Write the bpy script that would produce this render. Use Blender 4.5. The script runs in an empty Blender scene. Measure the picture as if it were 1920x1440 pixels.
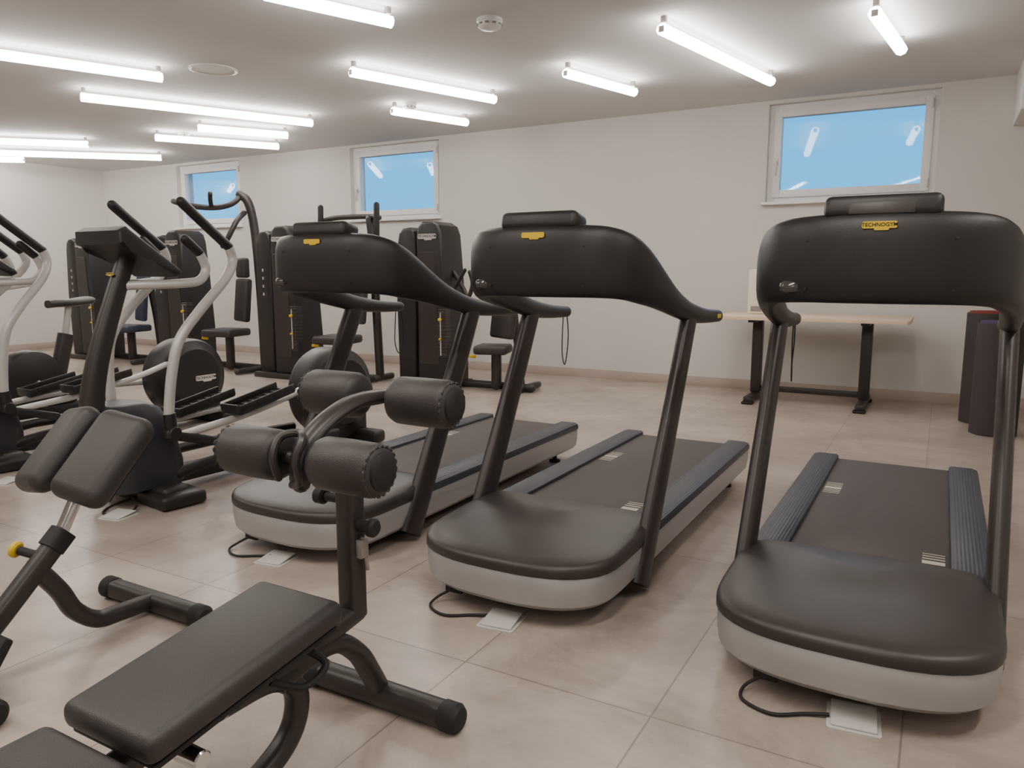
import bpy, bmesh, math, random
from mathutils import Vector, Matrix
random.seed(4)
C = bpy.context.scene.collection
PI = math.pi

# ------------------------------------------------------------------ camera
F = 1420.0
PITCH = math.radians(8.41); YAW = math.radians(29.44); H = 1.2
cd = bpy.data.cameras.new('camera'); cam = bpy.data.objects.new('camera', cd); C.objects.link(cam)
cam.location = (0, 0, H); cam.rotation_euler = (PI/2 - PITCH, 0, YAW)
cd.sensor_width = 36; cd.lens = 36*F/1920; cd.clip_start = .05
bpy.context.scene.camera = cam
FH = Vector((-math.sin(YAW), math.cos(YAW), 0)); RT = Vector((math.cos(YAW), math.sin(YAW), 0)); ZZ = Vector((0, 0, 1))
def ray(px, py):
    u = (px-960)/F; v = (720-py)/F
    return (FH*math.cos(PITCH) - ZZ*math.sin(PITCH)) + RT*u + (FH*math.sin(PITCH) + ZZ*math.cos(PITCH))*v
def on_z(px, py, z):
    d = ray(px, py); t = (z-H)/d.z; return Vector((0, 0, H)) + d*t

# ------------------------------------------------------------------ materials
def S(r, g, b):
    f = lambda c: (c/255/12.92) if c/255 <= .04045 else ((c/255+.055)/1.055)**2.4
    return (f(r), f(g), f(b))
def mat(name, rgb, rough=.5, metal=0., var=.10, scale=30, bump=0., bscale=250, spec=.5, coat=0.):
    m = bpy.data.materials.new(name); m.use_nodes = True
    nt = m.node_tree; b = nt.nodes['Principled BSDF']
    tc = nt.nodes.new('ShaderNodeTexCoord'); no = nt.nodes.new('ShaderNodeTexNoise')
    no.inputs['Scale'].default_value = scale; no.inputs['Detail'].default_value = 3
    nt.links.new(tc.outputs['Object'], no.inputs['Vector'])
    mx = nt.nodes.new('ShaderNodeMix'); mx.data_type = 'RGBA'
    mx.inputs[6].default_value = tuple(c*(1-var) for c in rgb)+(1,)
    mx.inputs[7].default_value = tuple(min(1, c*(1+var)) for c in rgb)+(1,)
    nt.links.new(no.outputs['Fac'], mx.inputs[0]); nt.links.new(mx.outputs[2], b.inputs['Base Color'])
    b.inputs['Roughness'].default_value = rough; b.inputs['Metallic'].default_value = metal
    b.inputs['Specular IOR Level'].default_value = spec; b.inputs['Coat Weight'].default_value = coat
    if bump:
        n2 = nt.nodes.new('ShaderNodeTexNoise'); n2.inputs['Scale'].default_value = bscale
        nt.links.new(tc.outputs['Object'], n2.inputs['Vector'])
        bp = nt.nodes.new('ShaderNodeBump'); bp.inputs['Strength'].default_value = bump; bp.inputs['Distance'].default_value = .002
        nt.links.new(n2.outputs['Fac'], bp.inputs['Height']); nt.links.new(bp.outputs['Normal'], b.inputs['Normal'])
    return m
def ribbed(name, rgb, scale, rough=.5):
    m = mat(name, rgb, rough); nt = m.node_tree; b = nt.nodes['Principled BSDF']
    tc = nt.nodes.new('ShaderNodeTexCoord'); w = nt.nodes.new('ShaderNodeTexWave'); w.bands_direction = 'X'
    w.inputs['Scale'].default_value = scale
    nt.links.new(tc.outputs['Object'], w.inputs['Vector'])
    bp = nt.nodes.new('ShaderNodeBump'); bp.inputs['Strength'].default_value = .3; bp.inputs['Distance'].default_value = .003
    nt.links.new(w.outputs['Fac'], bp.inputs['Height']); nt.links.new(bp.outputs['Normal'], b.inputs['Normal'])
    return m
def emit(name, rgb, s):
    m = bpy.data.materials.new(name); m.use_nodes = True; nt = m.node_tree
    b = nt.nodes['Principled BSDF']; b.inputs['Base Color'].default_value = (.9, .9, .9, 1)
    b.inputs['Emission Color'].default_value = rgb+(1,); b.inputs['Emission Strength'].default_value = s
    return m
WARM = (1, .935, .86)
M = {}
M['black'] = mat('black_plastic', S(35, 32, 31), .42, bump=.25, bscale=500)
M['frame'] = mat('dark_painted_metal', S(50, 45, 43), .38, var=.05)
M['pole'] = mat('dark_bronze_metal', S(58, 52, 50), .38, .25, var=.05)
M['leather'] = mat('black_leatherette', S(52, 48, 47), .46, bump=.35, bscale=380)
M['rubber'] = mat('black_rubber', S(34, 31, 30), .65, bump=.2)
M['silver'] = mat('silver_paint', S(176, 175, 175), .36, .45, var=.03)
M['lightgrey'] = mat('pale_grey_paint', S(200, 198, 195), .35, .2, var=.03)
M['chrome'] = mat('chrome', S(215, 215, 215), .14, 1., var=.02)
M['belt'] = mat('running_belt', S(78, 71, 68), .6, bump=.4, bscale=700)
M['rail'] = ribbed('ribbed_foot_rail', S(61, 63, 72), 26, .48)
M['hood'] = mat('satin_hood', S(54, 49, 47), .38, var=.05, bump=.2, bscale=600)
M['slate'] = mat('slate_plastic', S(46, 46, 50), .45)
M['yellow'] = mat('yellow_enamel', S(226, 190, 40), .4, var=.04)
M['ink'] = mat('black_ink', S(20, 18, 16), .6)
M['whiteink'] = mat('white_print', S(222, 218, 212), .6, var=.03)
M['stripe'] = mat('cream_print', S(204, 196, 182), .6, var=.03)
M['greyink'] = mat('grey_print', S(190, 186, 182), .6, var=.03)
M['white'] = mat('white_pvc', S(240, 239, 238), .35, var=.02)
M['cream'] = mat('cream_board', S(232, 224, 212), .5, var=.02)
M['plate'] = mat('grey_outlet_plate', S(202, 200, 194), .45, var=.03)
M['greyfix'] = mat('grey_fixture_metal', S(150, 145, 142), .4, .3, var=.04)
M['capfix'] = mat('pale_end_cap', S(215, 211, 207), .4, var=.04)
M['smoky'] = mat('smoky_plastic', S(64, 61, 60), .14, coat=.5)
M['tube'] = emit('lit_tube', WARM, 27)
M['wood'] = mat('pale_table_board', S(226, 203, 178), .4, scale=6)
M['matgrey'] = mat('grey_foam_mat', S(58, 53, 52), .75, bump=.4, bscale=300)
M['purple'] = mat('purple_foam', S(76, 54, 100), .7)
M['red'] = mat('red_foam', S(132, 46, 40), .7)
M['bluepad'] = mat('dark_blue_pad', S(52, 60, 82), .5)
M['grid'] = mat('speaker_grille', S(222, 220, 217), .6, bump=.6, bscale=150)
M['skirting'] = mat('skirting_tile', S(182, 168, 158), .4, scale=4)

def wall_mat(name, rgb, rough=.85):
    return mat(name, rgb, rough, var=.02, scale=1.5, bump=.08, bscale=120)
M['wall'] = wall_mat('painted_wall', S(216, 213, 209))
M['ceil'] = wall_mat('painted_ceiling', S(214, 213, 212))

def floor_mat():
    m = bpy.data.materials.new('stone_floor_tiles'); m.use_nodes = True; nt = m.node_tree; b = nt.nodes['Principled BSDF']
    L = nt.links.new; N = nt.nodes.new
    tc = N('ShaderNodeTexCoord'); mp = N('ShaderNodeMapping'); mp.inputs['Location'].default_value = (.61, -1.85+1.2, 0)
    L(tc.outputs['Object'], mp.inputs['Vector'])
    br = N('ShaderNodeTexBrick'); br.offset = 0; br.inputs['Scale'].default_value = 1
    br.inputs['Brick Width'].default_value = .6; br.inputs['Row Height'].default_value = 1.2
    br.inputs['Mortar Size'].default_value = .003; br.inputs['Mortar Smooth'].default_value = .1
    br.inputs['Color1'].default_value = (.86, .86, .86, 1); br.inputs['Color2'].default_value = (1.0, 1.0, 1.0, 1); br.inputs['Mortar'].default_value = (.55, .54, .53, 1)
    L(mp.outputs['Vector'], br.inputs['Vector'])
    n1 = N('ShaderNodeTexNoise'); n1.inputs['Scale'].default_value = 1.6; n1.inputs['Detail'].default_value = 12; n1.inputs['Roughness'].default_value = .72; n1.inputs['Distortion'].default_value = .4
    mp2 = N('ShaderNodeMapping'); mp2.inputs['Rotation'].default_value = (0, 0, .9); mp2.inputs['Scale'].default_value = (1, 1.35, 1)
    L(tc.outputs['Object'], mp2.inputs['Vector']); L(mp2.outputs['Vector'], n1.inputs['Vector'])
    cr = N('ShaderNodeValToRGB'); cr.color_ramp.elements[0].position = .36; cr.color_ramp.elements[1].position = .66
    cr.color_ramp.elements[0].color = S(158, 144, 134)+(1,); cr.color_ramp.elements[1].color = S(198, 184, 173)+(1,)
    L(n1.outputs['Fac'], cr.inputs['Fac'])
    mx = N('ShaderNodeMix'); mx.data_type = 'RGBA'; mx.blend_type = 'MULTIPLY'; mx.inputs[0].default_value = 1
    L(cr.outputs['Color'], mx.inputs[6]); L(br.outputs['Color'], mx.inputs[7]); L(mx.outputs[2], b.inputs['Base Color'])
    b.inputs['Roughness'].default_value = .31; b.inputs['Specular IOR Level'].default_value = .46
    bp = N('ShaderNodeBump'); bp.inputs['Strength'].default_value = .1; bp.inputs['Distance'].default_value = .003
    L(n1.outputs['Fac'], bp.inputs['Height']); L(bp.outputs['Normal'], b.inputs['Normal'])
    return m
M['floor'] = floor_mat()
def glass_mat():
    m = bpy.data.materials.new('window_glass'); m.use_nodes = True; nt = m.node_tree; nt.nodes.clear()
    N = nt.nodes.new; L = nt.links.new
    o = N('ShaderNodeOutputMaterial'); t = N('ShaderNodeBsdfTransparent'); g = N('ShaderNodeBsdfGlossy'); g.inputs['Roughness'].default_value = .03
    lw = N('ShaderNodeLayerWeight'); lw.inputs['Blend'].default_value = .3
    mr = N('ShaderNodeMapRange'); mr.inputs['To Min'].default_value = .05; mr.inputs['To Max'].default_value = .25
    mx = N('ShaderNodeMixShader')
    L(lw.outputs['Facing'], mr.inputs['Value']); L(mr.outputs[0], mx.inputs[0]); L(t.outputs[0], mx.inputs[1]); L(g.outputs[0], mx.inputs[2]); L(mx.outputs[0], o.inputs[0])
    return m
M['glass'] = glass_mat()

# ------------------------------------------------------------------ mesh helpers
def obj(name, bm, m, parent=None, sharp=35):
    bmesh.ops.recalc_face_normals(bm, faces=bm.faces[:])
    me = bpy.data.meshes.new(name); bm.to_mesh(me); bm.free()
    me.materials.append(M[m])
    for p in me.polygons: p.use_smooth = True
    me.set_sharp_from_angle(angle=math.radians(sharp))
    o = bpy.data.objects.new(name, me); C.objects.link(o)
    if parent: o.parent = parent
    return o
def thing(name, label, cat, loc=(0, 0, 0), rz=0, group=None):
    o = bpy.data.objects.new(name, None); C.objects.link(o); o.empty_display_size = .1
    o.location = loc; o.rotation_euler = (0, 0, rz); o['label'] = label; o['category'] = cat
    if group: o['group'] = group
    return o
def struct(name, bm, m, label, parent=None):
    o = obj(name, bm, m, parent)
    if not parent: o['kind'] = 'structure'; o['label'] = label; o['category'] = name.split('_')[0]
    return o
def dup(root, loc, label):
    r = root.copy(); C.objects.link(r); r.location = loc; r['label'] = label
    for ch in root.children:
        c = ch.copy(); C.objects.link(c); c.parent = r
        for g in ch.children:
            d = g.copy(); C.objects.link(d); d.parent = c
    return r
def nb(): return bmesh.new()
def loft(bm, rings, cap=True, closed=False):
    vs = [[bm.verts.new(p) for p in r] for r in rings]; n = len(vs[0])
    rng = range(len(vs)) if closed else range(len(vs)-1)
    for i in rng:
        a = vs[i]; b = vs[(i+1) % len(vs)]
        for j in range(n): bm.faces.new((a[j], a[(j+1) % n], b[(j+1) % n], b[j]))
    if cap and not closed: bm.faces.new(vs[0]); bm.faces.new(vs[-1])
def spline(P, n):
    out = []
    for i in range(len(P)-1):
        p0 = P[max(i-1, 0)]; p1 = P[i]; p2 = P[i+1]; p3 = P[min(i+2, len(P)-1)]
        for k in range(n):
            t = k/n
            out.append([.5*((2*b)+(c-a)*t+(2*a-5*b+4*c-d)*t*t+(3*b-a-3*c+d)*t**3) for a, b, c, d in zip(p0, p1, p2, p3)])
    out.append(list(P[-1])); return out
def sweep(bm, pts, r, seg=12, ref=None, smooth=0, round_end=False, power=2., closed=False):
    n = len(pts); R = r if isinstance(r, list) else [r]*n
    R = [(q, q) if not isinstance(q, tuple) else q for q in R]
    D = [list(p)+list(q) for p, q in zip(pts, R)]
    if smooth: D = spline(D, smooth)
    P = [Vector(d[:3]) for d in D]; R = [(d[3], d[4]) for d in D]; n = len(P)
    T = []
    for i in range(n):
        a = P[(i-1) % n] if closed else P[max(i-1, 0)]; b = P[(i+1) % n] if closed else P[min(i+1, n-1)]
        T.append((b-a).normalized())
    if round_end:
        pre = [(P[0]-T[0]*R[0][0]*math.sin(k), (R[0][0]*math.cos(k), R[0][1]*math.cos(k)), T[0]) for k in (1.45, 1.05, .55)]
        post = [(P[-1]+T[-1]*R[-1][0]*math.sin(k), (R[-1][0]*math.cos(k), R[-1][1]*math.cos(k)), T[-1]) for k in (.55, 1.05, 1.45)]
        P = [x[0] for x in pre]+P+[x[0] for x in post]; R = [x[1] for x in pre]+R+[x[1] for x in post]; T = [x[2] for x in pre]+T+[x[2] for x in post]
    if ref is None:
        up = Vector((0, 0, 1)) if abs(T[0].z) < .9 else Vector((1, 0, 0))
    else: up = Vector(ref)
    Nn = (up - T[0]*up.dot(T[0])).normalized(); rings = []
    for i in range(len(P)):
        base = Vector(ref) if ref is not None else Nn
        q = base - T[i]*base.dot(T[i])
        Nn = q.normalized() if q.length > 1e-5 else Nn
        B = T[i].cross(Nn); ring = []
        for k in range(seg):
            a = 2*PI*k/seg; c = math.cos(a); s = math.sin(a); e = 2/power
            ring.append(P[i] + Nn*(R[i][0]*math.copysign(abs(c)**e, c)) + B*(R[i][1]*math.copysign(abs(s)**e, s)))
        rings.append(ring)
    loft(bm, rings, True, closed)
def merge(bm, t, Mx=None):
    if Mx is not None: bmesh.ops.transform(t, matrix=Mx, verts=t.verts[:])
    me = bpy.data.meshes.new('tmp'); t.to_mesh(me); t.free(); bm.from_mesh(me); bpy.data.meshes.remove(me)
def rot(x=0, y=0, z=0): return (Matrix.Rotation(z, 4, 'Z') @ Matrix.Rotation(y, 4, 'Y') @ Matrix.Rotation(x, 4, 'X'))
def rbox(bm, c, s, bev=.006, seg=2, R=None):
    t = bmesh.new(); bmesh.ops.create_cube(t, size=1)
    for v in t.verts: v.co = Vector((v.co.x*s[0], v.co.y*s[1], v.co.z*s[2]))
    if bev: bmesh.ops.bevel(t, geom=t.edges[:], offset=min(bev, min(s)*.49), segments=seg, profile=.5, affect='EDGES')
    merge(bm, t, Matrix.Translation(Vector(c)) @ (R if R is not None else Matrix.Identity(4)))
def prism(bm, out, axis, d0, d1, bev=0., seg=2, Mx=None):
    t = bmesh.new()
    f = {'x': lambda p, d: (d, p[0], p[1]), 'y': lambda p, d: (p[0], d, p[1]), 'z': lambda p, d: (p[0], p[1], d)}[axis]
    a = [t.verts.new(f(p, d0)) for p in out]; b = [t.verts.new(f(p, d1)) for p in out]; n = len(out)
    fa = t.faces.new(a); fb = t.faces.new(b)
    for i in range(n): t.faces.new((a[i], a[(i+1) % n], b[(i+1) % n], b[i]))
    if bev:
        es = list(fa.edges)+list(fb.edges)
        bmesh.ops.bevel(t, geom=es, offset=bev, segments=seg, profile=.5, affect='EDGES')
    merge(bm, t, Mx)
def lathe(bm, prof, o, ax, seg=24):
    ax = Vector(ax).normalized(); u = ax.orthogonal().normalized(); w = ax.cross(u); o = Vector(o)
    rings = [[o+ax*h+(u*math.cos(2*PI*k/seg)+w*math.sin(2*PI*k/seg))*max(r, 1e-4) for k in range(seg)] for r, h in prof]
    loft(bm, rings)
def cyl(bm, p0, p1, r, bev=.003, seg=20):
    p0 = Vector(p0); p1 = Vector(p1); L = (p1-p0).length
    lathe(bm, [(r-bev, 0), (r, bev), (r, L-bev), (r-bev, L)], p0, p1-p0, seg)
def rounded(w, h, r, n=5, cx=0, cy=0):
    out = []
    for sx, sy, a0 in ((1, 1, 0), (-1, 1, 90), (-1, -1, 180), (1, -1, 270)):
        for k in range(n+1):
            a = math.radians(a0+90*k/n); out.append((cx+sx*(w/2-r)+r*math.cos(a), cy+sy*(h/2-r)+r*math.sin(a)))
    return out
def text(name, s, size, Mx, m, parent, depth=.0006, off=.0):
    cu = bpy.data.curves.new(name, 'FONT'); cu.body = s; cu.size = size; cu.extrude = depth; cu.offset = off
    cu.align_x = 'CENTER'; cu.align_y = 'CENTER'; cu.resolution_u = 3
    o = bpy.data.objects.new('tmp', cu); C.objects.link(o)
    dg = bpy.context.evaluated_depsgraph_get(); me = bpy.data.meshes.new_from_object(o.evaluated_get(dg))
    bpy.data.objects.remove(o); me.transform(Mx); me.materials.clear(); me.materials.append(M[m])
    q = bpy.data.objects.new(name, me); C.objects.link(q); q.parent = parent; return q
FACE_Y = Matrix.Rotation(PI/2, 4, 'X')                       # lettering that faces -y
FACE_X = Matrix.Rotation(PI/2, 4, 'Z') @ Matrix.Rotation(PI/2, 4, 'X')   # lettering that faces +x
def badge(parent, loc, w, R, bg, fg, label=None, name='logo_badge'):
    b = nb(); h = w*.215
    prism(b, rounded(w, h, h*.3), 'z', -.002, .002)
    prism(b, rounded(w*.42, h*.55, h*.2, cx=w*.06, cy=-h*.5), 'z', -.002, .0018)
    Mx = Matrix.Translation(Vector(loc)) @ R
    bmesh.ops.transform(b, matrix=Mx, verts=b.verts[:])
    o = obj(name, b, bg, parent)
    if label: o['label'] = label
    text('lettering', 'TECHNOGYM', w*.162, Mx @ Matrix.Translation((0, 0, .0025)), fg, o, .0005, w*.002)
    return o

# ------------------------------------------------------------------ the room
XL, XR, YB, YF, ZC = -12.3, 2.6, 7.95, -3.0, 2.85
b = nb(); rbox(b, ((XL+XR)/2, (YB+YF)/2, -.06), (XR-XL+.6, YB-YF+.6, .12), 0); struct('floor', b, 'floor', 'beige stone tile floor of the gym')
b = nb(); rbox(b, ((XL+XR)/2, (YB+YF)/2, ZC+.1), (XR-XL+.6, YB-YF+.6, .2), 0); struct('ceiling', b, 'ceil', 'grey painted gym ceiling')
WIN = [(-10.45, -9.05), (-6.95, -5.52), (-1.60, -.13)]; WZ0, WZ1 = 1.88, 2.815
b = nb(); th = .3
def wseg(x0, x1, z0, z1): rbox(b, ((x0+x1)/2, YB+th/2, (z0+z1)/2), (x1-x0, th, z1-z0), 0)
xs = [XL-.3]+[x for w in WIN for x in w]+[XR+.3]
for i in range(0, len(xs), 2): wseg(xs[i], xs[i+1], 0, ZC)
for x0, x1 in WIN: wseg(x0, x1, 0, WZ0); wseg(x0, x1, WZ1, ZC)
struct('wall_back', b, 'wall', 'long pale wall with three high windows')
b = nb(); rbox(b, (XL-.15, (YB+YF)/2, ZC/2), (.3, YB-YF, ZC), 0); struct('wall_left', b, 'wall', 'pale wall at the far left end of the room')
b = nb(); rbox(b, (XR+.15, (YB+YF)/2, ZC/2), (.3, YB-YF, ZC), 0); struct('wall_right', b, 'wall', 'pale side wall')
b = nb(); rbox(b, ((XL+XR)/2, YF-.15, ZC/2), (XR-XL, .3, ZC), 0); struct('wall_front', b, 'wall', 'pale wall opposite the windows')
b = nb(); rbox(b, ((XL+XR)/2, YB-.006, .05), (XR-XL, .012, .10), .002); struct('baseboard_back', b, 'skirting', 'beige tile skirting under the windows')
b = nb(); rbox(b, (XL+.006, (YB+YF)/2, .05), (.012, YB-YF-.03, .10), .002); struct('baseboard_left', b, 'skirting', 'beige tile skirting on the end wall')
b = nb(); rbox(b, (.95, 7.55, 2.64), (1.06, .8, .42), .01); struct('trim_1', b, 'wall', 'pale boxed bulkhead under the ceiling at the right edge')
for i, (x0, x1) in enumerate(WIN):
    root = thing('window_%d' % (i+1), ['small high window nearest the far left wall', 'high window above the weight machines', 'high window above the pale table'][i], 'window', ((x0+x1)/2, YB, WZ0)); root['kind'] = 'structure'
    w = x1-x0; h = WZ1-WZ0; yd = .07
    def ring(bb, w0, h0, t, y, d, cz):
        for sx in (-1, 1): rbox(bb, (sx*(w0/2-t/2), y, cz), (t, d, h0), .004)
        for sz in (-1, 1): rbox(bb, (0, y, cz+sz*(h0/2-t/2)), (w0-2*t, d, t), .004)
    b = nb(); ring(b, w, h, .075, yd+.04, .08, h/2); obj('window_frame', b, 'white', root)
    b = nb(); ring(b, w-.10, h-.10, .07, yd+.02, .085, h/2); sash = obj('window_sash', b, 'white', root)
    b = nb(); gx, gz = (w-.23)/2, (h-.23)/2; b.faces.new([b.verts.new(v) for v in ((-gx, yd+.03, h/2-gz), (gx, yd+.03, h/2-gz), (gx, yd+.03, h/2+gz), (-gx, yd+.03, h/2+gz))]); obj('pane', b, 'glass', sash)
    b = nb(); hx = -(w/2-.085); rbox(b, (hx, yd-.03, h*.42), (.03, .012, .065), .004); cyl(b, (hx, yd-.03, h*.42), (hx, yd-.065, h*.42), .01)
    sweep(b, [(hx, yd-.062, h*.42), (hx, yd-.062, h*.42-.12)], (.011, .008), 10, round_end=True); obj('handle', b, 'lightgrey', root)
    for zz in (.12, h-.12):
        b = nb(); cyl(b, (w/2-.06, yd-.03, zz-.04), (w/2-.06, yd-.03, zz+.04), .01); obj('hinge', b, 'lightgrey', root)
    b = nb(); rbox(b, (0, .0, -.012), (w+.06, .13, .026), .005); obj('window_sill', b, 'white', root)

# ------------------------------------------------------------------ ceiling fixtures
LIGHTS = [((495, -12), (735, 42), 'lit tube light cut by the top edge of the photo'),
 ((-190, 76), (305, 146), 'long lit tube light at the left edge, topmost of those reaching the left edge'),
 ((150, 182), (586, 231), 'longest fully visible lit tube light, below the round ceiling speaker'),
 ((370, 240), (540, 254), 'short lit tube light directly below the longest tube light'),
 ((290, 258), (523, 275), 'lit tube light above the far left window, beside a small smoke detector'),
 ((-80, 262), (166, 271), 'lit tube light at the left edge, above two lower ones there'),
 ((-60, 285), (303, 296), 'long low lit tube light at the left edge, near the end wall'),
 ((-120, 297), (45, 300), 'lowest and shortest visible lit tube light at the left edge'),
 ((657, 135), (928, 187), 'lit tube light above and left of the middle window, over the weight machines'),
 ((735, 208), (876, 230), 'short lit tube light right above the middle window'),
 ((1060, 137), (1190, 173), 'short lit tube light in the centre of the ceiling over the bare wall'),
 ((1240, 54), (1446, 153), 'bright lit tube light ending just before the right window'),
 ((1640, 24), (1690, 94), 'rightmost lit tube light, foreshortened, above the right window')]
ZT = ZC-.085
for p0, p1, lab in LIGHTS:
    a = on_z(*p0, ZT); c = on_z(*p1, ZT); mid = (a+c)/2; d = c-a; L = d.length; rz = math.atan2(d.y, d.x)
    root = thing('ceiling_light', lab, 'ceiling light', (mid.x, mid.y, ZC), rz, 'tube lights on the ceiling')
    z = ZT-ZC
    b = nb(); sweep(b, [(-L/2+.006, 0, z), (L/2-.006, 0, z)], (.038, .042), 8); obj('tube', b, 'tube', root)
    for s in (-1, 1):
        b = nb(); rbox(b, (s*(L/2-.002), 0, z), (.012, .04, .04), .004); obj('end_cap', b, 'capfix', root)
        b = nb(); rbox(b, (s*(L/2-.03), 0, -.022), (.032, .036, .044), .005); obj('bracket', b, 'greyfix', root)
    b = nb(); rbox(b, (0, 0, z+.042), (L-.04, .02, .008), .003); obj('housing', b, 'greyfix', root)
for (px, py), r, lab in [((918, 36), .085, 'large round white smoke detector near the top centre'), ((768, 194), .07, 'small white smoke detector above the middle window light'), ((345, 249), .07, 'small white smoke detector above the far left window')]:
    p = on_z(px, py, ZC)
    root = thing('smoke_detector', lab, 'smoke detector', (p.x, p.y, ZC))
    b = nb(); lathe(b, [(r, 0), (r, -.018), (r*.93, -.024), (r*.9, -.05), (r*.72, -.062), (.02, -.066)], (0, 0, 0), (0, 0, 1), 28); hs = obj('housing', b, 'white', root)
    for k in range(10):
        b = nb(); a = 2*PI*k/10; rbox(b, (r*.9*math.cos(a), r*.9*math.sin(a), -.038), (.012, r*.3, .012), .002, R=rot(z=a)); obj('vent_slot', b, 'greyfix', hs)
p = on_z(400, 130, ZC)
root = thing('ceiling_speaker', 'round flush speaker grille in the ceiling among the left lights', 'speaker', (p.x, p.y, ZC))
b = nb(); lathe(b, [(.19, 0), (.19, -.008), (.175, -.012), (.165, -.006), (.16, 0)], (0, 0, 0), (0, 0, 1), 36); obj('trim_ring', b, 'white', root)
b = nb(); lathe(b, [(.165, 0), (.165, -.006), (.02, -.008)], (0, 0, 0), (0, 0, 1), 36); obj('grille', b, 'grid', root)

# ------------------------------------------------------------------ treadmill
def nose(hw, L, nd=.24, n=2.7, N=20, rr=.03, rn=4):
    out = []
    for k in range(rn+1):
        a = PI/2*(1-k/rn); out.append((hw-rr+rr*math.cos(a), L-rr+rr*math.sin(a)))
    e = 2/n
    for k in range(N+1):
        a = PI*k/N; c = math.cos(a); s = math.sin(a)
        out.append((hw*math.copysign(abs(c)**e, c), nd*(1-max(s, 0)**e)))
    for k in range(rn+1):
        a = PI-PI/2*k/rn; out.append((-hw+rr+rr*math.cos(a), L-rr+rr*math.sin(a)))
    return out
def inset(o, d, hw, L): return [(x*(hw-d)/hw, d+y*(L-2*d)/L) for x, y in o]
def make_treadmill(label, loc):
    t = thing('treadmill', label, 'treadmill', loc, 0, 'row of treadmills')
    hw, L = .38, 2.27; UX = .372
    o = nose(hw, L, .28); b = nb()
    loft(b, [[Vector((x, y, z)) for x, y in inset(o, d, hw, L)] for z, d in ((.062, .05), (.070, .022), (.088, .006), (.14, 0), (.186, 0), (.194, .004))])
    obj('base_band', b, 'silver', t)
    b = nb(); rbox(b, (0, 1.2, .058), (.56, 1.9, .03), .008); obj('chassis', b, 'rubber', t)
    o2 = nose(hw+.003, .66, .28, 2.7, rr=.10, rn=8); b = nb(); rings = []
    for s, z in ((.99, .188), (1.004, .193), (1.005, .216), (.992, .227), (.96, .234), (.87, .243), (.68, .252), (.38, .259), (.12, .261)):
        rings.append([Vector((x*s, .40+(y-.40)*s, z+(.024*(y/.64) if z > .22 else 0))) for x, y in o2])
    loft(b, rings); obj('motor_hood', b, 'hood', t, 60)
    b = nb(); rbox(b, (0, 1.41, .2), (.53, 1.66, .03), .008); belt = obj('running_belt', b, 'belt', t)
    for s in (-1, 1):
        b = nb(); prism(b, [(s*.255, .188), (s*.257, .227), (s*.266, .234), (s*.355, .234), (s*.378, .226), (s*.384, .208), (s*.382, .194)], 'y', .58, 2.26, .008)
        obj('foot_rail', b, 'rail', t)
    for (mx, my) in ((.205, .80), (-.21, 1.62)):
        yy = my-.09
        for wd, gap in ((.005, .018), (.007, .018), (.009, .018), (.032, .018), (.009, .018), (.007, .018), (.005, .008)):
            b = nb(); rbox(b, (mx, yy+wd/2, .2155), (.07, wd, .0012), 0); obj('belt_stripe', b, 'stripe', belt); yy += wd+gap
    for s in (-1, 1):
        b = nb(); sweep(b, [(s*UX, .465, .04), (s*UX, .64, .36), (s*UX, .83, .70), (s*UX, 1.0, 1.02)], [(.030, .068), (.029, .066), (.028, .06), (.028, .056)], 20, ref=(1, 0, 0), smooth=3, power=2.8)
        obj('upright', b, 'pole', t)
    half = [(.385, 1.40, 1.0, .028, .028), (.378, 1.2, 1.01, .033, .030), (UX, 1.0, 1.033, .042, .033), (.367, .89, 1.058, .047, .035), (.362, .78, 1.09, .057, .036), (.354, .68, 1.128, .074, .038), (.342, .59, 1.166, .094, .040), (.325, .51, 1.198, .112, .042), (.297, .445, 1.221, .121, .045), (.247, .40, 1.233, .126, .048), (.17, .372, 1.237, .128, .050), (.085, .36, 1.238, .129, .051)]
    path = half+[(0, .356, 1.238, .129, .052)]+[(-p[0],)+p[1:] for p in reversed(half)]
    D = spline(path, 4); b = nb(); rings = []; n = len(D)
    for i, d in enumerate(D):
        a = Vector(D[max(i-1, 0)][:2]); c = Vector(D[min(i+1, n-1)][:2]); tg = (c-a).normalized(); nm = Vector((tg.y, -tg.x, 0))
        e = 2/(2.2+.9*min(1, max(0, (d[3]-.04)/.08)))
        ring = []
        for k in range(24):
            q = 2*PI*k/24; cc = math.cos(q); ss = math.sin(q)
            ring.append(Vector(d[:3])+nm*(d[4]*math.copysign(abs(cc)**e, cc))+ZZ*(d[3]*math.copysign(abs(ss)**e, ss)))
        rings.append(ring)
    def capend(r, dirv):
        cen = sum(r, Vector())/len(r); return [[cen+(p-cen)*math.cos(k)+dirv*.028*math.sin(k) for p in r] for k in (.6, 1.1, 1.45)]
    e0 = capend(rings[0], Vector((0, 1, 0))); e1 = capend(rings[-1], Vector((0, 1, 0)))
    loft(b, list(reversed(e0))+rings+e1); con = obj('console', b, 'black', t, 50)
    for ix in (-.27, -.19, .19, .27):
        for iz in (1.15, 1.29):
            yy = .325 if abs(ix) < .25 else .37
            b = nb(); cyl(b, (ix, yy+.006, iz), (ix, yy-.001, iz), .004, .001, 10); obj('screw', b, 'black', con)
    b = nb(); rbox(b, (0, .39, 1.376), (.305, .11, .066), .02, 3, rot(x=-.22)); hd = obj('display_hood', b, 'black', con)
    b = nb(); rbox(b, (0, .339, 1.378), (.17, .012, .036), .004, 2, rot(x=-.22)); obj('hood_trim', b, 'hood', hd)
    badge(con, (0, .307, 1.330), .09, FACE_Y, 'yellow', 'ink', 'yellow maker badge')
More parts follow.
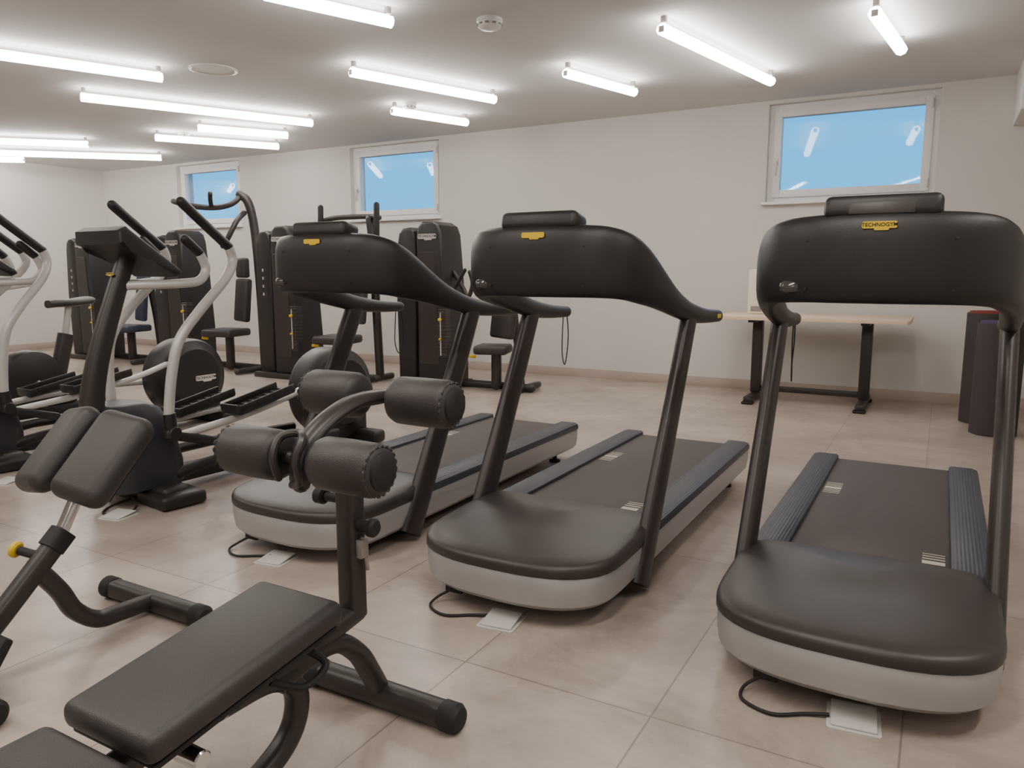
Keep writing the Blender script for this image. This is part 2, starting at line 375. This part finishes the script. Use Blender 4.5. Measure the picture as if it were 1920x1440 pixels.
    for s in (-1, 1):
        b = nb(); prism(b, rounded(.05, .018, .004, cx=1.34, cy=1.003), 'x', s*.412-.002, s*.412+.002); q = obj('arm_sticker', b, 'yellow', con); q['label'] = 'yellow sticker'
    b = nb(); rbox(b, (-.235, .352, 1.155), (.065, .04, .042), .02, 3); obj('bottle_holder', b, 'smoky', con)
    for s in (-1, 1):
        b = nb(); lathe(b, [(.035, 0), (.035, .012), (.014, .018), (.014, .085)], (s*.29, 2.1, 0), (0, 0, 1), 18); obj('levelling_foot', b, 'rubber', t)
        b = nb(); cyl(b, (s*.27-.02, .55, .04), (s*.27+.02, .55, .04), .04, .006); obj('wheel', b, 'rubber', t)
    b = nb(); rbox(b, (-.2, .10, .052), (.07, .06, .035), .005); obj('power_inlet', b, 'rubber', t)
    b = nb(); sweep(b, [(-.2, .08, .05), (-.25, .045, .02), (-.245, -.01, .007), (-.16, -.045, .007), (-.08, .0, .007), (-.02, .02, .012)], .005, 8, smooth=6); obj('power_cord', b, 'rubber', t)
    b = nb(); sweep(b, [(-.38, 1.36, .985), (-.38, 1.35, .89), (-.375, 1.34, .79), (-.38, 1.38, .73), (-.39, 1.43, .79), (-.385, 1.43, .89), (-.38, 1.40, .99)], .003, 6, smooth=6); obj('safety_cord', b, 'rubber', t)
    return t
YT = 2.12
t1 = make_treadmill('black treadmill in front of the pale table, rightmost of the three', (-.165, YT-.06, 0))
dup(t1, (-1.285, YT, 0), 'middle black treadmill between the two other treadmills')
dup(t1, (-2.375, YT+.03, 0), 'black treadmill right behind the foam rollers, nearest the cross trainers')

# floor outlets
for px, py, rz, lab in ((940, 1166, .12, 'pale floor outlet cover at the nose of the middle treadmill'), (1600, 1350, .1, 'pale floor outlet cover under the front of the rightmost treadmill'), (518, 1050, .15, 'pale floor outlet cover in front of the treadmill behind the rollers'), (12, 905, .2, 'pale floor outlet cover at the left edge by the far cross trainer'), (222, 968, .2, 'pale floor outlet cover by the nearer cross trainer')):
    p = on_z(px, py, 0)
    r = thing('floor_outlet', lab, 'floor outlet', (p.x, p.y, 0), rz, 'floor outlet covers')
    b = nb(); prism(b, rounded(.135, .135, .01), 'z', 0, .004, .001); obj('frame', b, 'plate', r)
    b = nb(); rbox(b, (0, 0, .012), (.115, .115, .006), .003, 2, rot(x=.09)); obj('lid', b, 'plate', r)
    b = nb(); rbox(b, (0, -.05, .006), (.05, .012, .004), .001); obj('cable_exit', b, 'rubber', r)

# ------------------------------------------------------------------ roller bench
r = thing('adjustable_bench', 'black padded workout bench with four foam rollers in the foreground', 'bench', (-1.285, 1.0, 0))
ang = math.atan2(.07, .52)
b = nb(); rbox(b, (0, .0, .390), (.27, .515, .06), .024, 4, rot(x=ang)); sp = obj('seat_pad', b, 'leather', r)
b = nb(); rbox(b, (0, .0, .354), (.25, .48, .012), .004, 2, rot(x=ang)); obj('pad_board', b, 'rubber', sp)
b = nb(); rbox(b, (0, -.655, .335), (.27, .76, .06), .024, 4, rot(x=-.01)); bp_ = obj('back_pad', b, 'leather', r)
b = nb(); rbox(b, (0, -.655, .299), (.25, .72, .012), .004, 2, rot(x=-.01)); obj('pad_board', b, 'rubber', bp_)
b = nb(); sweep(b, [(0, .43, .31), (0, .43, .75)], (.03, .03), 20, power=4, ref=(1, 0, 0)); post = obj('post', b, 'frame', r)
b = nb(); cyl(b, (.02, .43, .56), (.065, .43, .56), .016); cyl(b, (.06, .43, .56), (.085, .43, .56), .024, .006); obj('adjusting_knob', b, 'rubber', post)
b = nb(); cyl(b, (-.02, .43, .62), (-.085, .43, .62), .012); cyl(b, (-.08, .43, .62), (-.115, .43, .62), .022, .006); obj('adjusting_knob', b, 'rubber', post)
b = nb(); sweep(b, [(.038, .43, .53), (.045, .44, .44)], .005, 8); rbox(b, (.037, .43, .5), (.02, .03, .05), .004); obj('chain_clip', b, 'greyfix', post)
b = nb(); sweep(b, [(0, .262, .715), (0, .268, .765), (0, .30, .81), (0, .37, .848), (0, .46, .872), (0, .56, .872)], [(.03, .02)]*6, 14, ref=(1, 0, 0), smooth=6, round_end=True)
rbox(b, (0, .35, .735), (.05, .18, .055), .012); br_ = obj('roller_bracket', b, 'frame', r)
b = nb(); sweep(b, [(-.034, .228, .725), (-.036, .215, .775), (-.034, .24, .82), (0, .265, .828), (.034, .24, .82), (.036, .215, .775), (.034, .228, .725), (0, .238, .71)], .010, 10, smooth=5, round_end=True); obj('grab_loop', b, 'frame', br_)
for (yy, zz) in ((.27, .765), (.555, .87)):
    b = nb(); cyl(b, (-.25, yy, zz), (.25, yy, zz), .014); obj('axle', b, 'frame', r)
    for s in (-1, 1):
        b = nb(); R0 = .062; x0 = s*.054; prof = [(.02, 0), (.046, .003), (.056, .010), (R0, .024), (R0+.001, .095), (R0, .166), (.056, .180), (.047, .187), (.02, .19)]
        lathe(b, prof, (x0, yy, zz), (s, 0, 0), 32); ro = obj('foam_roller', b, 'leather', r, 50)
        b = nb(); lathe(b, [(.045, .183), (.043, .193), (.035, .198), (.02, .199)], (x0, yy, zz), (s, 0, 0), 28)
        obj('end_disc', b, 'rubber', ro)
        b = nb()
        R1 = .0555
        ringpts = []
        for k in range(80):
            a = 2*PI*k/80; q = .0016*(1 if (k//2) % 2 else -1); ringpts.append((x0+s*(.180+q*.5), yy+(R1+q)*math.cos(a), zz+(R1+q)*math.sin(a)))
        sweep(b, ringpts, .003, 6, closed=True, ref=(1, 0, 0)); obj('gathered_seam', b, 'leather', ro)
b = nb(); sweep(b, [(0, -.55, .27), (0, -.3, .275), (0, -.05, .30), (0, .2, .295), (0, .36, .31), (0, .44, .32)], (.03, .026), 14, ref=(1, 0, 0), smooth=5, power=3, round_end=True); obj('main_beam', b, 'frame', r)
b = nb(); sweep(b, [(0, .16, .25), (0, .26, .275), (0, .36, .265), (0, .44, .2), (0, .49, .12), (0, .53, .045)], (.03, .026), 14, ref=(1, 0, 0), smooth=5, power=2.6); obj('front_leg', b, 'frame', r)
b = nb(); sweep(b, [(0, -.2, .285), (0, .0, .28), (0, .14, .27), (0, .215, .215), (0, .21, .13), (0, .14, .07), (0, 0, .045), (0, -.5, .04), (0, -.95, .04)], (.028, .028), 14, ref=(1, 0, 0), smooth=6, power=2.4); obj('rear_leg', b, 'frame', r)
b = nb(); rbox(b, (-.02, -.03, .3), (.10, .12, .07), .01); hb = obj('hinge_bracket', b, 'frame', r)
b = nb(); cyl(b, (-.085, -.03, .3), (.06, -.03, .3), .014); obj('hinge_bolt', b, 'chrome', hb)
b = nb(); cyl(b, (.03, -.12, .26), (.10, -.12, .26), .02); obj('hinge_bolt', b, 'chrome', hb)
b = nb(); sweep(b, [(.05, .2, .335), (.1, .22, .3), (.09, .16, .27), (.05, .1, .3)], .009, 8, smooth=5); obj('release_handle', b, 'rubber', r)
for yy in (.53, -.95):
    b = nb(); sweep(b, [(-.24, yy, .04), (.22, yy, .04)], (.034, .034), 16, power=2.6); fo = obj('foot_bar', b, 'frame', r)
    for s in (-1, 1):
        b = nb(); lathe(b, [(.036, 0), (.04, .006), (.04, .045), (.03, .058), (.01, .06)], (s*.21, yy, .04), (s, 0, 0), 20); obj('rubber_cap', b, 'rubber', fo)

# ------------------------------------------------------------------ back extension bench
r = thing('back_extension_bench', 'black back extension bench with two tilted thigh pads at lower left', 'bench', (-2.37, 1.3, 0))
ta = math.atan2(.19, .18)
for s in (-1, 1):
    b = nb(); rbox(b, (s*.12, .085, .625), (.20, .315, .085), .042, 6, rot(x=ta) @ rot(y=s*.25)); pd = obj('thigh_pad', b, 'leather', r)
    b = nb(); rbox(b, (s*.105, .118, .59), (.15, .22, .012), .004, 2, rot(x=ta) @ rot(y=s*.25)); obj('pad_board', b, 'rubber', pd)
b = nb(); sweep(b, [(0, -.01, .365), (0, .115, .585)], (.021, .021), 16); obj('sliding_post', b, 'chrome', r)
b = nb(); sweep(b, [(0, -.36, .045), (0, -.20, .185), (0, -.0, .375)], (.032, .03), 16, ref=(1, 0, 0), smooth=4, power=3); obj('diagonal_tube', b, 'frame', r)
b = nb(); sweep(b, [(0, -.035, .345), (0, .01, .388)], (.038, .036), 16, ref=(1, 0, 0), power=3); obj('collar', b, 'rubber', r)
b = nb(); sweep(b, [(0, .30, .045), (0, .17, .05), (0, .09, .06), (0, .02, .12), (0, -.02, .2), (0, -.08, .29)], (.03, .028), 14, ref=(1, 0, 0), smooth=6, power=2.6); obj('lower_tube', b, 'frame', r)
b = nb(); cyl(b, (-.01, -.06, .325), (-.085, -.085, .34), .014); kn = obj('locking_pin', b, 'rubber', r)
b = nb(); cyl(b, (-.085, -.085, .34), (-.105, -.092, .344), .026, .006); kk = obj('knob', b, 'yellow', kn); kk['label'] = 'yellow knob'
for yy in (.30, -.36):
    b = nb(); sweep(b, [(-.25, yy, .04), (.25, yy, .04)], (.034, .034), 16, power=2.6); fo = obj('foot_bar', b, 'frame', r)
    for s in (-1, 1):
        b = nb(); lathe(b, [(.036, 0), (.04, .006), (.04, .045), (.03, .058), (.01, .06)], (s*.22, yy, .04), (s, 0, 0), 20); obj('rubber_cap', b, 'rubber', fo)
b = nb(); rbox(b, (0, -.30, .13), (.36, .03, .14), .008, 2, rot(x=-.6)); obj('foot_plate', b, 'rubber', r)

# ------------------------------------------------------------------ cross trainers
def make_trainer(label, loc, phase):
    t = thing('cross_trainer', label, 'cross trainer', loc, 0, 'cross trainers beside the treadmills')
    b = nb(); sweep(b, [(0, -.24, .18), (0, -.24, .5), (0, -.19, .75), (0, -.07, 1.08), (0, .02, 1.30)], [(.05, .06), (.048, .058), (.042, .052), (.038, .046), (.036, .04)], 16, ref=(1, 0, 0), smooth=5, power=2.8); po = obj('mast', b, 'frame', t)
    badge(po, (.0, -.088, 1.19), .06, Matrix.Rotation(-.33, 4, 'X') @ FACE_Y, 'yellow', 'ink', 'yellow maker badge')
    b = nb(); rings = []
    for z, w, d, yc in ((.09, .17, .20, -.02), (.2, .175, .20, -.02), (.40, .17, .17, -.04), (.50, .16, .14, -.08), (.53, .13, .11, -.1), (.535, .08, .08, -.12)):
        rings.append([Vector((x*w, yc+y*d, z)) for x, y in rounded(2, 2, .5, 6)])
    loft(b, rings); obj('base_cover', b, 'slate', t, 50)
    b = nb(); sweep(b, [(0, -.05, .09), (0, .5, .08), (0, 1.72, .08)], (.06, .045), 12, ref=(1, 0, 0), power=4); obj('floor_beam', b, 'black', t)
    b = nb(); rbox(b, (0, .02, .055), (.56, .16, .09), .03, 3); rbox(b, (.22, .02, .04), (.28, .24, .07), .02, 3, rot(z=-.15)); obj('front_foot', b, 'black', t)
    b = nb(); rbox(b, (0, 1.66, .05), (.56, .12, .09), .03, 3); obj('rear_foot', b, 'black', t)
    b = nb(); hwid = .15; FY, FZ = 1.47, .385
    lathe(b, [(.02, -hwid), (.22, -hwid), (.235, -hwid+.012), (.285, -hwid+.03), (.30, -hwid+.06), (.30, hwid-.06), (.285, hwid-.03), (.235, hwid-.012), (.22, hwid), (.02, hwid)], (0, FY, FZ), (1, 0, 0), 48)
    rbox(b, (0, FY+.06, .15), (.22, .4, .2), .04, 3); fw = obj('flywheel_housing', b, 'black', t, 30)
    badge(fw, (hwid+.004, FY+.08, FZ-.01), .19, FACE_X, 'whiteink', 'ink', 'white maker badge')
    for s in (-1, 1):
        ph = .08*s; x = s*.24; dy = phase[0] if s > 0 else phase[1]
        b = nb(); sweep(b, [(x, .06, .33+ph*.3), (x, .5, .37+ph*.3), (s*.21, .92, .41+ph*.6), (s*.10, 1.28, .44+ph)], .021, 12, smooth=4); obj('pedal_beam', b, 'lightgrey', t)
        Rm = rot(x=.18); c0 = Vector((x+s*.02, .60, .43+ph*.4))
        b = nb(); rbox(b, c0, (.16, .42, .022), .01, 2, Rm)
        for sx in (-1, 1): rbox(b, c0+Rm.to_3x3() @ Vector((sx*.075, 0, .022)), (.014, .42, .045), .006, 2, Rm)
        rbox(b, c0+Rm.to_3x3() @ Vector((0, -.205, .024)), (.15, .014, .05), .006, 2, Rm)
        for k in range(7): rbox(b, c0+Rm.to_3x3() @ Vector((0, -.15+k*.055, .013)), (.11, .012, .008), .002, 1, Rm)
        obj('pedal', b, 'black', t)
        P = [(x, .03, .34+ph*.3), (x, .02, .48), (x+s*.02, .04+dy*.1, .70), (x+s*.03, .09+dy*.25, .86), (x+s*.03, .22+dy*.5, 1.0), (x+s*.02, .40+dy*.8, 1.16), (x, .475+dy, 1.26), (x, .455+dy, 1.335)]
        b = nb(); sweep(b, P, .026, 14, smooth=6); ar = obj('swing_arm', b, 'lightgrey', t)
        b = nb(); sweep(b, [(x, .455+dy, 1.335), (x, .33+dy, 1.43), (x, .17+dy, 1.555)], .026, 14, smooth=3, round_end=True); obj('grip', b, 'black', ar)
        b = nb(); cyl(b, (x-.035, .03, .35+ph*.3), (x+.035, .03, .35+ph*.3), .038, .006); sweep(b, [(x, .03, .38), (x, .02, .48)], .031, 12); rbox(b, (x, .16, .3+ph*.3), (.06, .36, .05), .014, 2, rot(x=-.3)); obj('arm_joint', b, 'black', t)
        b = nb(); sweep(b, [(0, -.03, 1.13), (s*.08, .06, 1.135), (s*.15, .2, 1.14), (s*.18, .30, 1.155), (s*.18, .345, 1.22), (s*.18, .31, 1.30)], .024, 14, smooth=6); hh = obj('fixed_handle', b, 'lightgrey', t)
        b = nb(); sweep(b, [(s*.18, .31, 1.30), (s*.175, .23, 1.37)], .025, 14, round_end=True); obj('grip', b, 'black', hh)
        b = nb(); sweep(b, [(s*.12, .0, .10), (s*.2, .4, .17), (s*.2, 1.3, .14)], (.03, .025), 12, smooth=4); obj('guide_rail', b, 'black', t)
    b = nb(); prism(b, [(-.145, 1.335), (-.145, 1.40), (-.10, 1.422), (.19, 1.215), (.20, 1.19), (.165, 1.175), (.05, 1.245), (-.08, 1.315)], 'x', -.185, .185, .018, 3); cn = obj('console', b, 'black', t)
    b = nb(); rbox(b, (0, .045, 1.322), (.31, .3, .008), .002, 1, rot(x=-.62)); obj('screen', b, 'smoky', cn)
    b = nb(); sweep(b, [(.05, -.1, .03), (.02, -.2, .008), (.1, -.28, .007), (.2, -.22, .007), (.16, -.14, .02)], .006, 8, smooth=5); obj('power_cord', b, 'rubber', t)
    return t
make_trainer('cross trainer with pale swing arms just left of the treadmills', (-3.66, 2.45, 0), (0, -.06))
make_trainer('cross trainer with pale swing arms at the left edge of the photo', (-5.18, 2.43, 0), (-.13, 0))

# ------------------------------------------------------------------ upright bike
t = thing('exercise_bike', 'dark upright exercise bike with a wide saddle behind the left cross trainer', 'exercise bike', (-6.45, 3.3, 0))
b = nb(); rings = []
for y, w, z in ((.30, .05, .935), (.36, .07, .94), (.45, .10, .94), (.53, .14, .945), (.60, .145, .955), (.64, .12, .96)):
    rings.append([Vector((x*w, y, z+q*.032)) for x, q in rounded(2, 2, .8, 6)])
loft(b, rings); obj('saddle', b, 'leather', t, 60)
b = nb(); sweep(b, [(0, .38, .45), (0, .47, .91)], (.024, .028), 14, ref=(1, 0, 0)); obj('seat_post', b, 'lightgrey', t)
b = nb(); sweep(b, [(0, .30, .22), (0, .43, .68)], (.05, .06), 16, ref=(1, 0, 0), power=3); obj('seat_tube', b, 'frame', t)
b = nb(); lathe(b, [(.02, 0), (.2, 0), (.24, .02), (.25, .05), (.25, .15), (.24, .18), (.2, .2), (.02, .2)], (-.1, .1, .32), (1, 0, 0), 40); rbox(b, (0, .22, .2), (.16, .5, .22), .06, 4); obj('drive_housing', b, 'black', t)
b = nb(); sweep(b, [(0, -.6, .06), (0, .75, .06)], (.05, .04), 12, power=4); obj('floor_beam', b, 'black', t)
for yy in (-.55, .72):
    b = nb(); rbox(b, (0, yy, .04), (.52, .09, .07), .025, 3); obj('floor_foot', b, 'black', t)
for s in (-1, 1):
    b = nb(); sweep(b, [(s*.11, .1, .32), (s*.14, .1+s*.12, .32-s*.1)], (.018, .014), 10); cr_ = obj('crank', b, 'greyfix', t)
    b = nb(); rbox(b, (s*.2, .1+s*.12, .32-s*.1), (.1, .09, .03), .01, 2); obj('pedal', b, 'rubber', cr_)
b = nb(); sweep(b, [(0, -.15, .2), (0, -.25, .7), (0, -.2, 1.2)], (.045, .05), 14, ref=(1, 0, 0), smooth=4); obj('mast', b, 'frame', t)
b = nb(); sweep(b, [(-.22, .15, 1.12), (-.2, -.1, 1.08), (0, -.2, 1.06), (.2, -.1, 1.08), (.22, .15, 1.12)], .018, 12, smooth=6, round_end=True); obj('handlebar', b, 'lightgrey', t)
b = nb(); rbox(b, (0, -.2, 1.27), (.38, .25, .06), .02, 3, rot(x=-.6)); obj('console', b, 'black', t)

# ------------------------------------------------------------------ weight machines
def tower(t):
    b = nb(); out = [(-.31, .05), (-.31, .9), (-.30, 1.5), (-.28, 1.60), (-.23, 1.65), (-.14, 1.66), (-.08, 1.62), (-.065, 1.5), (-.065, .05)]
    prism(b, out, 'y', -.15, .17, .03, 3); ls = obj('side_shroud', b, 'black', t)
    for k in range(4):
        b = nb(); rbox(b, (-.18, -.152, 1.22-k*.09), (.09, .004, .04), .001, 1); obj('instruction_sticker', b, 'frame', ls)
    for k in range(4):
        b = nb(); rbox(b, (-.195, -.155, 1.22-k*.09), (.022, .002, .03), .0005, 1); obj('exercise_pictogram', b, 'greyink', ls)
    b = nb(); out = [(-.03, .05), (-.03, 1.55), (-.01, 1.66), (.05, 1.71), (.18, 1.71), (.25, 1.67), (.285, 1.58), (.30, 1.2), (.35, .5), (.37, .05)]
    prism(b, out, 'y', -.19, .2, .035, 3); ms = obj('main_shroud', b, 'black', t)
    b = nb(); out = [(.01, .25), (.01, 1.40), (.20, 1.40), (.23, .9), (.25, .25)]
    prism(b, out, 'y', -.196, -.188, .003, 1); obj('cover_panel', b, 'frame', ms)
    badge(ms, (.12, -.196, 1.56), .23, FACE_Y, 'greyink', 'ink', 'pale maker badge')
    b = nb(); rbox(b, (-.045, .02, .8), (.05, .25, 1.5), .004); obj('back_panel', b, 'rubber', t)
    b = nb(); rbox(b, (.30, -.165, .575), (.10, .09, .5), .004, 1)
    for k in range(13): rbox(b, (.30, -.165, .355+k*.036), (.106, .096, .026), .003, 1)
    ws = obj('weight_stack', b, 'frame', t)
    b = nb(); rbox(b, (.285, -.214, .57), (.012, .003, .44), 0); obj('weight_scale', b, 'greyink', ws)
    for zz, q0 in ((.72, .016), (.52, .010)):
        b = nb(); cyl(b, (.285, -.2, zz), (.285, -.24, zz), q0); q = obj('selector_pin', b, 'yellow', ws); q['label'] = 'yellow selector pin'
    for yy in (-.2, .24):
        b = nb(); rbox(b, (.02, yy, .03), (.70, .07, .06), .012); obj('floor_foot', b, 'frame', t)
def pipe(t, name, pts, r=.03, m='frame', smooth=4, p=2.4):
    b = nb(); sweep(b, pts, r, 12, smooth=smooth, power=p, round_end=True); return obj(name, b, m, t)
def pad(t, name, c, s, R=None, m='leather'):
    b = nb(); rbox(b, c, s, .03, 3, R); return obj(name, b, m, t)
def lever(t, c):
    b = nb(); cyl(b, c, Vector(c)+Vector((-.04, -.06, .01)), .016); q = obj('adjusting_lever', b, 'yellow', t); q['label'] = 'yellow lever'

t = thing('weight_machine', 'weight stack machine between the middle window and the bare wall, seat on its right', 'weight machine', (-4.73, 6.6, 0), 0, 'weight machines along the back wall'); tower(t)
pipe(t, 'floor_rail', [(.3, .05, .045), (.8, .05, .045), (1.2, .05, .045)], .04)
pipe(t, 'rear_foot', [(1.12, -.3, .04), (1.12, .35, .04)], .035)
pipe(t, 'seat_column', [(.84, -.03, .06), (.84, -.03, .40)], .05)
pad(t, 'seat', (.82, -.06, .43), (.34, .34, .09), rot(z=.3)); lever(t, (.70, -.2, .36))
pipe(t, 'back_post', [(1.06, .1, .05), (1.02, .08, .5), (.98, .06, .95)], .035)
pad(t, 'backrest', (.93, -.02, .80), (.38, .09, .52), rot(x=-.12, z=-.5))
pipe(t, 'press_arm', [(.3, .02, 1.2), (.42, .0, 1.05), (.55, -.1, .95), (.62, -.12, 1.08), (.6, -.14, 1.2)], .022)
pipe(t, 'press_arm', [(.66, .1, .9), (.70, .05, 1.1), (.80, .1, 1.13), (.95, .1, 1.05)], .025)
pipe(t, 'hand_grip', [(.42, -.16, 1.02), (.58, -.2, 1.22)], .018, 'rubber', 0)
t = thing('weight_machine', 'weight stack machine with tall upright grips under the middle window', 'weight machine', (-6.56, 6.35, 0), 0, 'weight machines along the back wall'); tower(t)
pipe(t, 'floor_rail', [(.3, .1, .045), (.8, .1, .045), (1.2, .1, .045)], .04)
pipe(t, 'rear_foot', [(1.18, -.3, .04), (1.18, .4, .04)], .035)
pipe(t, 'back_post', [(1.18, .2, .05), (1.15, .2, .8), (1.08, .25, 1.5), (1.05, .25, 1.78)], .045)
pipe(t, 'top_bar', [(.42, .15, 1.76), (.6, .22, 1.80), (1.05, .25, 1.80), (1.22, .2, 1.78)], .028)
pipe(t, 'upright_grip', [(.45, .12, 1.66), (.46, .12, 1.91)], .03, 'rubber', 0)
pipe(t, 'upright_grip', [(1.22, .15, 1.55), (1.23, .15, 1.91)], .03, 'rubber', 0)
pipe(t, 'press_arm', [(.46, .12, 1.7), (.5, .1, 1.3), (.7, .05, 1.0)], .028)
pipe(t, 'press_arm', [(1.22, .15, 1.6), (1.18, .1, 1.25), (1.1, .05, 1.05)], .028)
pipe(t, 'seat_column', [(.85, -.05, .06), (.85, -.05, .42)], .05)
pad(t, 'seat', (.83, -.08, .47), (.40, .42, .09), rot(z=.2)); lever(t, (.66, -.2, .4))
pad(t, 'backrest', (1.0, .06, .95), (.38, .09, .62), rot(x=-.1, z=-.4))
t = thing('weight_machine', 'weight stack machine with overhead curved arms right of the far left window', 'weight machine', (-8.45, 6.4, 0), 0, 'weight machines along the back wall'); tower(t)
pipe(t, 'floor_rail', [(.3, .1, .045), (.8, .1, .045), (1.4, .1, .045)], .04)
pipe(t, 'rear_foot', [(1.3, -.3, .04), (1.3, .4, .04)], .035)
pipe(t, 'back_post', [(1.22, .2, .05), (1.2, .2, 1.0), (1.15, .2, 1.7), (1.12, .15, 2.02), (1.04, .1, 2.12)], .05)
pipe(t, 'overhead_arm', [(1.05, .1, 2.1), (1.0, .0, 2.0), (.8, -.1, 1.96), (.4, -.15, 2.0), (.15, -.15, 2.06)], .032)
pipe(t, 'overhead_arm', [(1.1, .1, 1.9), (1.2, -.1, 1.8), (1.15, -.2, 1.6), (1.05, -.2, 1.5)], .03)
pipe(t, 'overhead_arm', [(.75, -.08, 1.96), (.88, -.2, 2.03), (.98, -.28, 2.1)], .026)
pad(t, 'head_pad', (1.02, .1, 1.25), (.28, .09, .24), rot(z=-.4))
pad(t, 'backrest', (1.02, .08, .86), (.38, .09, .52), rot(x=-.1, z=-.4))
pipe(t, 'seat_column', [(.88, -.03, .06), (.88, -.03, .42)], .05)
pad(t, 'seat', (.86, -.06, .47), (.42, .42, .09), rot(z=.2)); lever(t, (.7, -.2, .4))
t = thing('weight_machine', 'weight stack machine nearest the far left wall, with a dark blue pad', 'weight machine', (-10.35, 6.4, 0), 0, 'weight machines along the back wall'); tower(t)
pipe(t, 'floor_rail', [(.3, .1, .045), (.8, .1, .045), (1.3, .1, .045)], .04)
pipe(t, 'rear_foot', [(1.25, -.3, .04), (1.25, .4, .04)], .035)
pipe(t, 'back_post', [(1.15, .2, .05), (1.12, .18, .6), (1.05, .15, 1.1)], .045)
pad(t, 'backrest', (1.0, .06, .85), (.36, .09, .6), rot(x=-.1, z=-.4), 'bluepad')
pipe(t, 'seat_column', [(.85, -.03, .06), (.85, -.03, .40)], .05)
pad(t, 'seat', (.83, -.06, .45), (.42, .44, .09), rot(z=.2), 'bluepad')
pipe(t, 'leg_arm', [(.45, -.1, .5), (.55, -.2, .4), (.6, -.25, .25)], .03)

# ------------------------------------------------------------------ table, box, mats
t = thing('table', 'pale wooden table on black T-legs against the wall under the right window', 'table', (-1.02, 7.38, 0))
b = nb(); prism(b, rounded(1.62, .86, .03), 'z', .775, .805, .004); obj('tabletop', b, 'wood', t)
for s in (-1, 1):
    b = nb(); rbox(b, (s*.47, 0, .42), (.09, .09, .70), .01); rbox(b, (s*.47, 0, .76), (.07, .6, .03), .006); lg = obj('leg', b, 'frame', t)
    b = nb(); rbox(b, (s*.47, 0, .045), (.075, .72, .05), .012); obj('foot', b, 'frame', lg)
    for sy in (-1, 1):
        b = nb(); rbox(b, (s*.47, sy*.33, .012), (.1, .1, .024), .008); obj('foot_pad', b, 'rubber', lg)
b = nb(); rbox(b, (0, .0, .11), (.9, .05, .05), .008); obj('stretcher', b, 'frame', t)
t = thing('paper_dispenser', 'tall narrow cream dispenser box standing on the left of the table', 'dispenser', (-1.53, 7.5, .805))
b = nb(); rbox(b, (0, 0, .21), (.16, .16, .42), .012, 3); bd = obj('body', b, 'cream', t)
b = nb(); rbox(b, (0, -.082, .05), (.1, .006, .05), .002); obj('slot', b, 'greyfix', bd)

def mat_roll(loc, r0, h, inner, lab):
    t = thing('rolled_mat', lab, 'exercise mat', loc, 0, 'rolled exercise mats')
    b = nb(); lathe(b, [(r0-.02, 0), (r0, .004), (r0, h-.004), (r0-.004, h), (r0-.008, h), (r0-.008, h-.02), (.03, h-.02)], (0, 0, 0), (0, 0, 1), 36); obj('outer_layer', b, 'matgrey', t)
    b = nb(); pts = []
    for k in range(150):
        a = k*.30; rr = .03+(r0-.042)*k/149; pts.append((rr*math.cos(a), rr*math.sin(a), h-.02))
    n = len(pts)
    for k in range(n-1):
        p, q = Vector(pts[k]), Vector(pts[k+1]); d0 = Vector((p.x, p.y, 0)).normalized()*.0055; d1 = Vector((q.x, q.y, 0)).normalized()*.0055
        up = Vector((0, 0, .034)); vs = [b.verts.new(v) for v in (p-d0, p+d0, q+d1, q-d1, p-d0+up, p+d0+up, q+d1+up, q-d1+up)]
        for f in ((4, 5, 6, 7), (0, 4, 7, 3), (1, 2, 6, 5)): b.faces.new([vs[i] for i in f])
    bmesh.ops.remove_doubles(b, verts=b.verts[:], dist=1e-5)
    obj('rolled_core', b, inner, t)
mat_roll((.40, 6.62, 0), .155, .83, 'purple', 'dark standing mat roll with purple core, nearer of the rolls at the right')
mat_roll((.35, 7.10, 0), .165, .88, 'red', 'dark standing mat roll with red core, behind the purple one')

# ------------------------------------------------------------------ light
w = bpy.data.worlds.new('World'); bpy.context.scene.world = w; w.use_nodes = True
nt = w.node_tree; bg = nt.nodes['Background']
tc = nt.nodes.new('ShaderNodeTexCoord'); sx = nt.nodes.new('ShaderNodeSeparateXYZ'); cr = nt.nodes.new('ShaderNodeValToRGB')
nt.links.new(tc.outputs['Generated'], sx.inputs[0]); nt.links.new(sx.outputs['Z'], cr.inputs['Fac']); nt.links.new(cr.outputs['Color'], bg.inputs['Color'])
cr.color_ramp.elements[0].position = .03; cr.color_ramp.elements[0].color = S(50, 52, 55)+(1,)
cr.color_ramp.elements[1].position = .30; cr.color_ramp.elements[1].color = S(40, 162, 240)+(1,)
e = cr.color_ramp.elements.new(.06); e.color = S(76, 180, 242)+(1,)
bg.inputs['Strength'].default_value = 1.9
def strip(x, y, L, rz, e):  # unseen area light, added outside the view to brighten the foreground and room
    ld = bpy.data.lights.new('added_fill_strip', 'AREA'); ld.shape = 'RECTANGLE'; ld.size = L; ld.size_y = .06; ld.energy = e; ld.color = WARM
    o = bpy.data.objects.new('added_fill_strip', ld); C.objects.link(o); o.location = (x, y, ZC-.07); o.rotation_euler = (0, 0, rz)
for x, y, rz in ((-.6, .9, 1.2), (-2.6, .6, 1.2), (1.2, 2.2, 1.3), (-.2, -1.6, 1.2), (-4.5, -.2, 1.1), (-7, 1.0, 1.1), (-9.5, 1.5, 1.1)):
    strip(x, y, 1.8, rz, 33)
